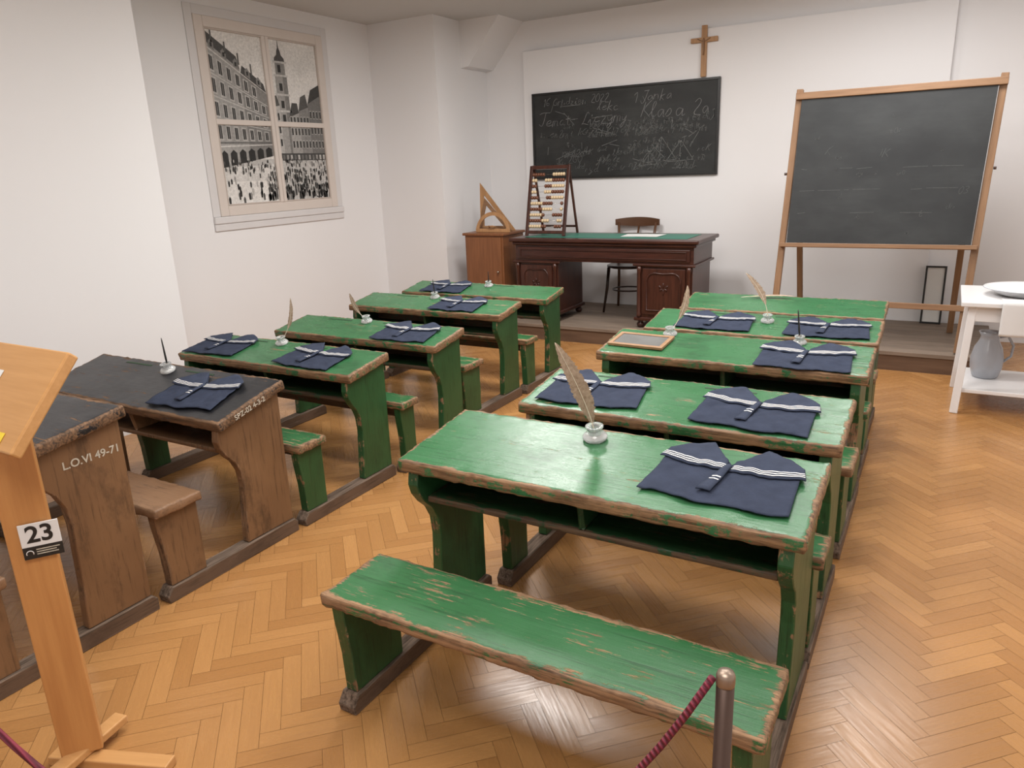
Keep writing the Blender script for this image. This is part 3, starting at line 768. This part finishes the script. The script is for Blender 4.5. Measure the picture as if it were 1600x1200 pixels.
bf=empty('black_picture_frame',(.0,7.30,.152),(-.06,0,0),label='narrow black frame leaning against the white wall',cat='frame')
ob('frame_border',boxes('b',[(-.10,-.085,-.01,.01,0,.50),(.045,.06,-.01,.01,0,.50),(-.0849,.0449,-.0095,.0095,.485,.50),(-.0849,.0449,-.0095,.0095,0,.015)],.001),m_black,bf)
ob('frame_panel',boxes('b',[(-.086,.046,.0,.006,.014,.486)]),m_paper,bf)

# ------------------------------------------------------------------ white washstand
wt=empty('washstand_table',(.50,5.55,0),label='white painted wooden washstand table with lower shelf',cat='table')
ob('table_top',boxes('t',[(-.36,.36,-.36,.33,.685,.715)],.006),m_whitep,wt)
for q in ((-.31,.31,-.31,-.29),(-.31,.31,.26,.28),(-.31,-.29,-.289,.259),(.29,.31,-.289,.259)):
    ob('apron',boxes('t',[(*q,.59,.684)],.002),m_whitep,wt)
for x in (-1,1):
    for y in (-1,1):
        beam('leg',(x*.325,y*.31-.01,0),(x*.295,y*.28-.01,.684),.045,.045,m_whitep,wt)
ob('lower_shelf',boxes('t',[(-.31,.31,-.30,.27,.13,.155)],.004),m_whitep,wt)
ba=empty('wash_basin',(.50,5.53,.7155),label='white enamel wash basin with thin grey rim on the table',cat='basin')
ob('bowl',lathe('b',[(0,0),(.13,0),(.17,.012),(.225,.045),(.245,.048),(.245,.052),(.22,.05),(.165,.018),(.12,.008),(0,.008)],40),m_whitep,ba)
ob('rim_line',tube('r',[(.246*math.cos(i*math.pi/24),.246*math.sin(i*math.pi/24),.050) for i in range(48)],.0018,6,True),m_enamel,ba)
pi_=empty('enamel_jug',(.335,5.60,.156),label='grey enamel water jug standing on the lower shelf',cat='jug')
ob('jug_body',lathe('j',[(0,0),(.065,0),(.075,.01),(.092,.07),(.095,.13),(.080,.20),(.055,.25),(.050,.275),(.065,.305),(.060,.305),(.046,.275),(.05,.25),(.075,.20),(.088,.13),(.07,.01),(0,.008)],32),m_enamel,pi_)
ob('jug_handle',tube('h',[(.055,0,.27),(.10,0,.28),(.135,0,.22),(.13,0,.15),(.09,0,.11)],.008,8),m_enamel,pi_)
tw=empty('hanging_towel',(.52,5.185,.716),label='white cloth towel hanging over the table edge',cat='towel')
v=[];nu,nv=25,17
for i in range(nu):
    x=-.17+.34*i/(nu-1)
    for j in range(nv):
        t=j/(nv-1)
        if t<.25:y=.12*(1-t/.25)-.008;z=.008
        else:y=-.012-.004*math.sin(x*40)*(t-.2);z=.006-.20*(t-.25)/.75
        v.append((x,y,z))
f=[]
for i in range(nu-1):
    for j in range(nv-1):
        a_=i*nv+j;f.append((a_,a_+nv,a_+nv+1,a_+1))
me=mesh('cloth',v,f,True);o=ob('cloth',me,m_white,tw);md=o.modifiers.new('s','SOLIDIFY');md.thickness=.004

# ------------------------------------------------------------------ window with town photograph
WY0,WY1,WZ0,WZ1=4.27,5.86,1.176,2.955
wd_=empty('window_picture',(XN,(WY0+WY1)/2,(WZ0+WZ1)/2),label='cream window frame holding a black and white town photograph',cat='window picture')
hw=(WY1-WY0)/2;hh=(WZ1-WZ0)/2
def rect(y0,y1,z0,z1,x0,x1):return (x0,x1,y0,y1,z0,z1)
FW=.075;FI=.085
ob('outer_frame',boxes('w',[rect(-hw,-hw+FW,-hh+.12,hh,0,.010),rect(hw-FW,hw,-hh+.12,hh,0,.010),rect(-hw+FW,hw-FW,hh-FW,hh,0,.0099)],.003),m_sill,wd_)
iy=hw-FW;iz0=-hh+.12;iz1=hh-FW
ob('inner_frame',boxes('w',[rect(-iy,-iy+FI,iz0,iz1,0,.020),rect(iy-FI,iy,iz0,iz1,0,.020),rect(-iy+FI,iy-FI,iz1-FI,iz1,0,.0199),rect(-iy+FI,iy-FI,iz0,iz0+FI,0,.0199)],.006),m_cream,wd_)
f2=FI+.014
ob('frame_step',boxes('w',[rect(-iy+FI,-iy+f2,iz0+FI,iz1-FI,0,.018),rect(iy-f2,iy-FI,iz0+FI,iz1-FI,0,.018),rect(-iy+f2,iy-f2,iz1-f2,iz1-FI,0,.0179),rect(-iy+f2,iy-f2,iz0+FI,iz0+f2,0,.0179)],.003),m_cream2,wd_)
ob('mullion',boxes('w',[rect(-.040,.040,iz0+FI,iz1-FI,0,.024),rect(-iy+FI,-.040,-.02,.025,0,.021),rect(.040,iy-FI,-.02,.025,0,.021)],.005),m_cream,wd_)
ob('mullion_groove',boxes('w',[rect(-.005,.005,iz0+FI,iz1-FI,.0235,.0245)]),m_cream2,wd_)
ob('window_sill',boxes('w',[rect(-hw,hw,-hh+.06,-hh+.119,0,.028)],.008),m_sill,wd_)
ob('sill_moulding',boxes('w',[rect(-hw,hw,-hh,-hh+.059,0,.018)],.006),m_sill,wd_)
V=[];F=[];C=[]
PW=2*(iy-FI);PH=(iz1-FI)-(iz0+FI)
def poly(pts,g,layer):
    k=len(V)
    for a_,b_ in pts:V.append((.002+layer*.0006,-PW/2+min(1,max(0,a_))*PW,iz0+FI+min(1,max(0,b_))*PH))
    F.append(tuple(range(k,k+len(pts))));C.append(g)
def rc(a0,a1,b0,b1,g,l):poly([(a0,b0),(a1,b0),(a1,b1),(a0,b1)],g,l)
rp=random.Random(3)
rc(0,1,0,1,.72,0)
rc(0,1,0,.27,.52,1);rc(0,.55,.0,.14,.78,2);poly([(.0,.14),(.35,.14),(.5,.24),(0,.22)],.66,2)
def fy(w_,b_):
    top=lerp(.93,.68,w_/.47);bot=lerp(.22,.29,w_/.47);return lerp(bot,top,b_)
poly([(0,fy(0,0)),(.26,fy(.26,0)),(.26,fy(.26,1)),(0,fy(0,1))],.34,2)
poly([(.26,fy(.26,0)),(.47,fy(.47,0)),(.47,fy(.47,.95)),(.26,fy(.26,.95))],.22,2)
poly([(0,fy(0,1)),(.26,fy(.26,1)),(.24,fy(.24,1)+.06),(.0,fy(0,1)+.06)],.07,3)
poly([(.26,fy(.26,.95)),(.47,fy(.47,.95)),(.45,fy(.45,.95)+.05),(.28,fy(.28,.95)+.06)],.06,3)
for i in range(5):
    w0=.09*i+.02;zb0=fy(w0,.97)
    poly([(w0+.01,zb0),(w0+.05,zb0-.02),(w0+.05,zb0+.02),(w0+.03,zb0+.045),(w0+.01,zb0+.03)],.22,4)
    rc(w0+.022,w0+.038,zb0+.0,zb0+.023,.03,5)
for i in range(4):
    w0=.05+.1*i;rc(w0,w0+.012,fy(w0,1)+.02,fy(w0,1)+.085,.10,4)
for i in range(7):
    for b0 in (.24,.43,.62,.80):
        w0=.018+.066*i;w1=w0+.026
        if b0>.75 and i>5:continue
        poly([(w0-.007,fy(w0,b0-.015)),(w1+.007,fy(w1,b0-.015)),(w1+.007,fy(w1,b0+.125)),(w0-.007,fy(w0,b0+.125))],.48,4)
        poly([(w0,fy(w0,b0)),(w1,fy(w1,b0)),(w1,fy(w1,b0+.11)),(w0,fy(w0,b0+.11))],.04,5)
        poly([((w0+w1)/2-.0015,fy(w0,b0)),((w0+w1)/2+.0015,fy(w1,b0)),((w0+w1)/2+.0015,fy(w1,b0+.11)),((w0+w1)/2-.0015,fy(w0,b0+.11))],.3,6)
for b0,gg in ((.17,.6),(.20,.12),(.39,.5),(.58,.5),(.76,.5),(.955,.6)):poly([(0,fy(0,b0)),(.47,fy(.47,b0)),(.47,fy(.47,b0+.012)),(0,fy(0,b0+.012))],gg,4)
for i in range(6):
    w0=.01+.078*i;poly([(w0,fy(w0,0)),(w0+.055,fy(w0+.055,0)),(w0+.055,fy(w0+.055,.11)),(w0+.028,fy(w0,.145)),(w0,fy(w0,.11))],.02,6)
rc(.57,.68,.30,.78,.34,2);rc(.64,.68,.30,.78,.20,3);rc(.58,.67,.78,.86,.26,3);poly([(.575,.86),(.675,.86),(.67,.885),(.645,.905),(.64,.93),(.63,.945),(.625,1.0),(.62,.945),(.61,.93),(.605,.905),(.58,.885)],.08,4)
for b0 in (.5,.585,.69,.80):rc(.600,.628,b0,b0+.045,.03,5)
for b0 in (.775,.66,.56,.855):rc(.56,.69,b0,b0+.012,.55,5)
poly([(.47,.29),(.58,.29),(.58,.60),(.47,.58)],.48,3);poly([(.47,.58),(.58,.60),(.56,.66),(.50,.65)],.10,4)
poly([(.66,.28),(.76,.28),(.76,.56),(.66,.53)],.36,4);poly([(.76,.28),(.86,.28),(.86,.60),(.76,.57)],.24,4)
poly([(.66,.53),(.76,.56),(.75,.62),(.70,.62)],.07,5);poly([(.76,.57),(.86,.60),(.84,.68),(.79,.66)],.09,5)
poly([(.86,.27),(1,.26),(1,.68),(.86,.62)],.17,4);poly([(.86,.62),(1,.68),(1,.75),(.90,.71)],.05,5)
for r0,w00,n_,dx in ((.35,.485,3,.033),(.43,.485,3,.033),(.51,.485,3,.033),(.34,.67,6,.033),(.42,.67,6,.033),(.49,.67,6,.033),(.34,.87,4,.033),(.43,.87,4,.033),(.53,.87,4,.033)):
    for i in range(n_):
        rc(w00+i*dx-.003,w00+i*dx+.018,r0-.004,r0+.048,.45,6);rc(w00+i*dx,w00+i*dx+.015,r0,r0+.043,.03,7)
rc(.47,1,.26,.305,.06,6)
for i in range(14):rc(.48+i*.037,.50+i*.037,.265,.295,rp.choice([.3,.5,.15]),7)
for i in range(620):
    a_=rp.random();b_=rp.random()**1.2*.26
    if a_<.38 and b_<.18 and rp.random()<.86:continue
    s_=lerp(.026,.009,b_/.27);g=rp.choice([.012,.02,.03,.05,.10,.30,.5])
    poly([(a_-s_*.25,b_),(a_+s_*.25,b_),(a_+s_*.36,b_+s_*1.3),(a_+s_*.10,b_+s_*1.8),(a_-s_*.10,b_+s_*1.8),(a_-s_*.36,b_+s_*1.3)],g,8+(i%3))
me=mesh('photo',V,F)
ca=me.color_attributes.new('Col','FLOAT_COLOR','CORNER')
for p,g in zip(me.polygons,C):
    for li in p.loop_indices:ca.data[li].color=(g*1.03,g,g*.96,1)
bm=bmesh.new();bm.from_mesh(me)
for f_ in bm.faces:
    f_.normal_update()
    if f_.normal.x<0:f_.normal_flip()
bm.to_mesh(me);bm.free()
ob('town_photograph',me,vcol('photo_print'),wd_)

# ------------------------------------------------------------------ lectern
LX,LY=-1.985,.862
le=empty('lectern',(LX,LY,0),label='pale wooden information lectern with sloping top',cat='lectern')
yaw=math.atan2(.82,.57)
ob('post',boxes('p',[(-.052,.052,-.016,.016,.04,1.06)],.003),m_oak,le,(0,0,0),(0,0,yaw))
a=math.atan2(1.194-.99,.995-.815)
ob('sloping_top',boxes('p',[(-.62,.185,-.135,.135,-.03,0)],.005),m_oakx,le,(0,.007,1.115),(a,0,0))
ob('foot_bar',boxes('p',[(-.10,.27,-.024,.024,0,.030)],.004),m_oakx,le,(0,.0,0),(0,0,.38))
ob('foot_bar',boxes('p',[(-.024,.024,-.14,.14,.0305,.055)],.004),m_oakx,le,(.0,.0,0),(0,0,.2))
n=Vector((.82,-.57,0));hvec=Vector((.57,.82,0))
sg=empty('number_sign',Vector((LX,LY,.720))+n*.0225+hvec*.026,(0,0,yaw),label='white number sign with black strip on the lectern post',cat='sign')
ob('white_plate',boxes('s',[(-.045,.045,-.004,0,-.014,.050)],.0008),m_white,sg)
ob('black_strip',boxes('s',[(-.045,.045,-.0041,0,-.048,-.0142)],.0008),m_black,sg)
ob('number_text',textmesh('23',.064,.0003,off=.0014),m_black,sg,(0,-.0046,.018),(math.pi/2,0,0))
ob('small_print',boxes('s',[(-.015,.038,-.0047,-.0041,-.0245,-.022),(-.015,.030,-.0047,-.0041,-.031,-.0285),(-.015,.034,-.0047,-.0041,-.0375,-.035)]),m_textw,sg)
ob('headphone_icon',tube('h',[(-.030+.008*math.cos(t*math.pi/8),-.0045,-.032+.008*math.sin(t*math.pi/8)) for t in range(-1,10)],.0013,6),m_white,sg)
ca_,sa_=math.cos(a),math.sin(a)
def ontop(x,s_,off=.0005):return (LX+x,LY+.007+s_*ca_-off*sa_,1.115+s_*sa_+off*ca_)
ob('information_card',boxes('p',[(-.10,.10,-.06,.06,0,.001)]),m_paper,None,ontop(-.13,.0,.0012),(a,0,0),'white printed card lying on the lectern top','card')
ob('yellow_sticker',boxes('p',[(-.03,.03,-.018,.018,0,.001)]),m_yel,None,ontop(.095,-.108,.0012),(a,0,0),'small yellow sticker on the lectern top','sticker')

# ------------------------------------------------------------------ stanchions and rope
def stanchion(x,y):
    s=empty('rope_stanchion',(x,y,0),label='slim dark bronze barrier post with rounded cap',cat='barrier post',group='barrier posts')
    ob('pole',lathe('p',[(0,.012),(.0135,.012),(.0135,.848),(0,.848)],24),m_dmetal,s)
    ob('cap',lathe('p',[(0,.8485),(.0138,.8485),(.0142,.852),(.0142,.864),(.012,.870),(0,.873)],24),m_capm,s)
    ob('base',lathe('p',[(0,0),(.14,0),(.14,.006),(.12,.012),(0,.012)],32),m_dmetal,s)
stanchion(-.21,.95);stanchion(-1.62,.44)
A=Vector((-.228,.944,.858));B=Vector((-1.603,.446,.858));pts=[]
for i in range(41):
    t=i/40;p=A.lerp(B,t);k=2.4
    p.z=.858-.52*(1-(math.cosh(k*(2*t-1))-1)/(math.cosh(k)-1));pts.append(p)
ob('barrier_rope',tube('rope',[p-A for p in pts],.0060,10),m_rope,None,A,label='dark crimson twisted barrier rope between two posts',cat='rope')

# ------------------------------------------------------------------ lights
def area(name,loc,sx,sy,pw_,col=(1,.97,.94),rot=(0,0,0)):
    l=bpy.data.lights.new(name,'AREA');l.shape='RECTANGLE';l.size=sx;l.size_y=sy;l.energy=pw_;l.color=col
    o=bpy.data.objects.new(name,l);o.location=loc;o.rotation_euler=rot;COL.objects.link(o);return o
area('ceiling_light',(-2.6,4.7,3.0),.7,.7,78)
area('ceiling_light.001',(-.9,3.3,3.0),1.0,1.0,46)
area('ceiling_light.002',(-1.8,1.6,3.0),1.3,1.3,44)
area('ceiling_light.003',(-.4,.0,3.0),1.3,1.1,50)
area('ceiling_light.004',(-.3,5.6,3.0),1.0,.8,50)
area('fill_light',(.9,2.6,3.0),.9,.9,20)  # added fill light to even out the room, not a known ceiling fitting
w=bpy.data.worlds.new('world');S.world=w;w.use_nodes=True
w.node_tree.nodes['Background'].inputs[0].default_value=(.8,.82,.85,1);w.node_tree.nodes['Background'].inputs[1].default_value=.3
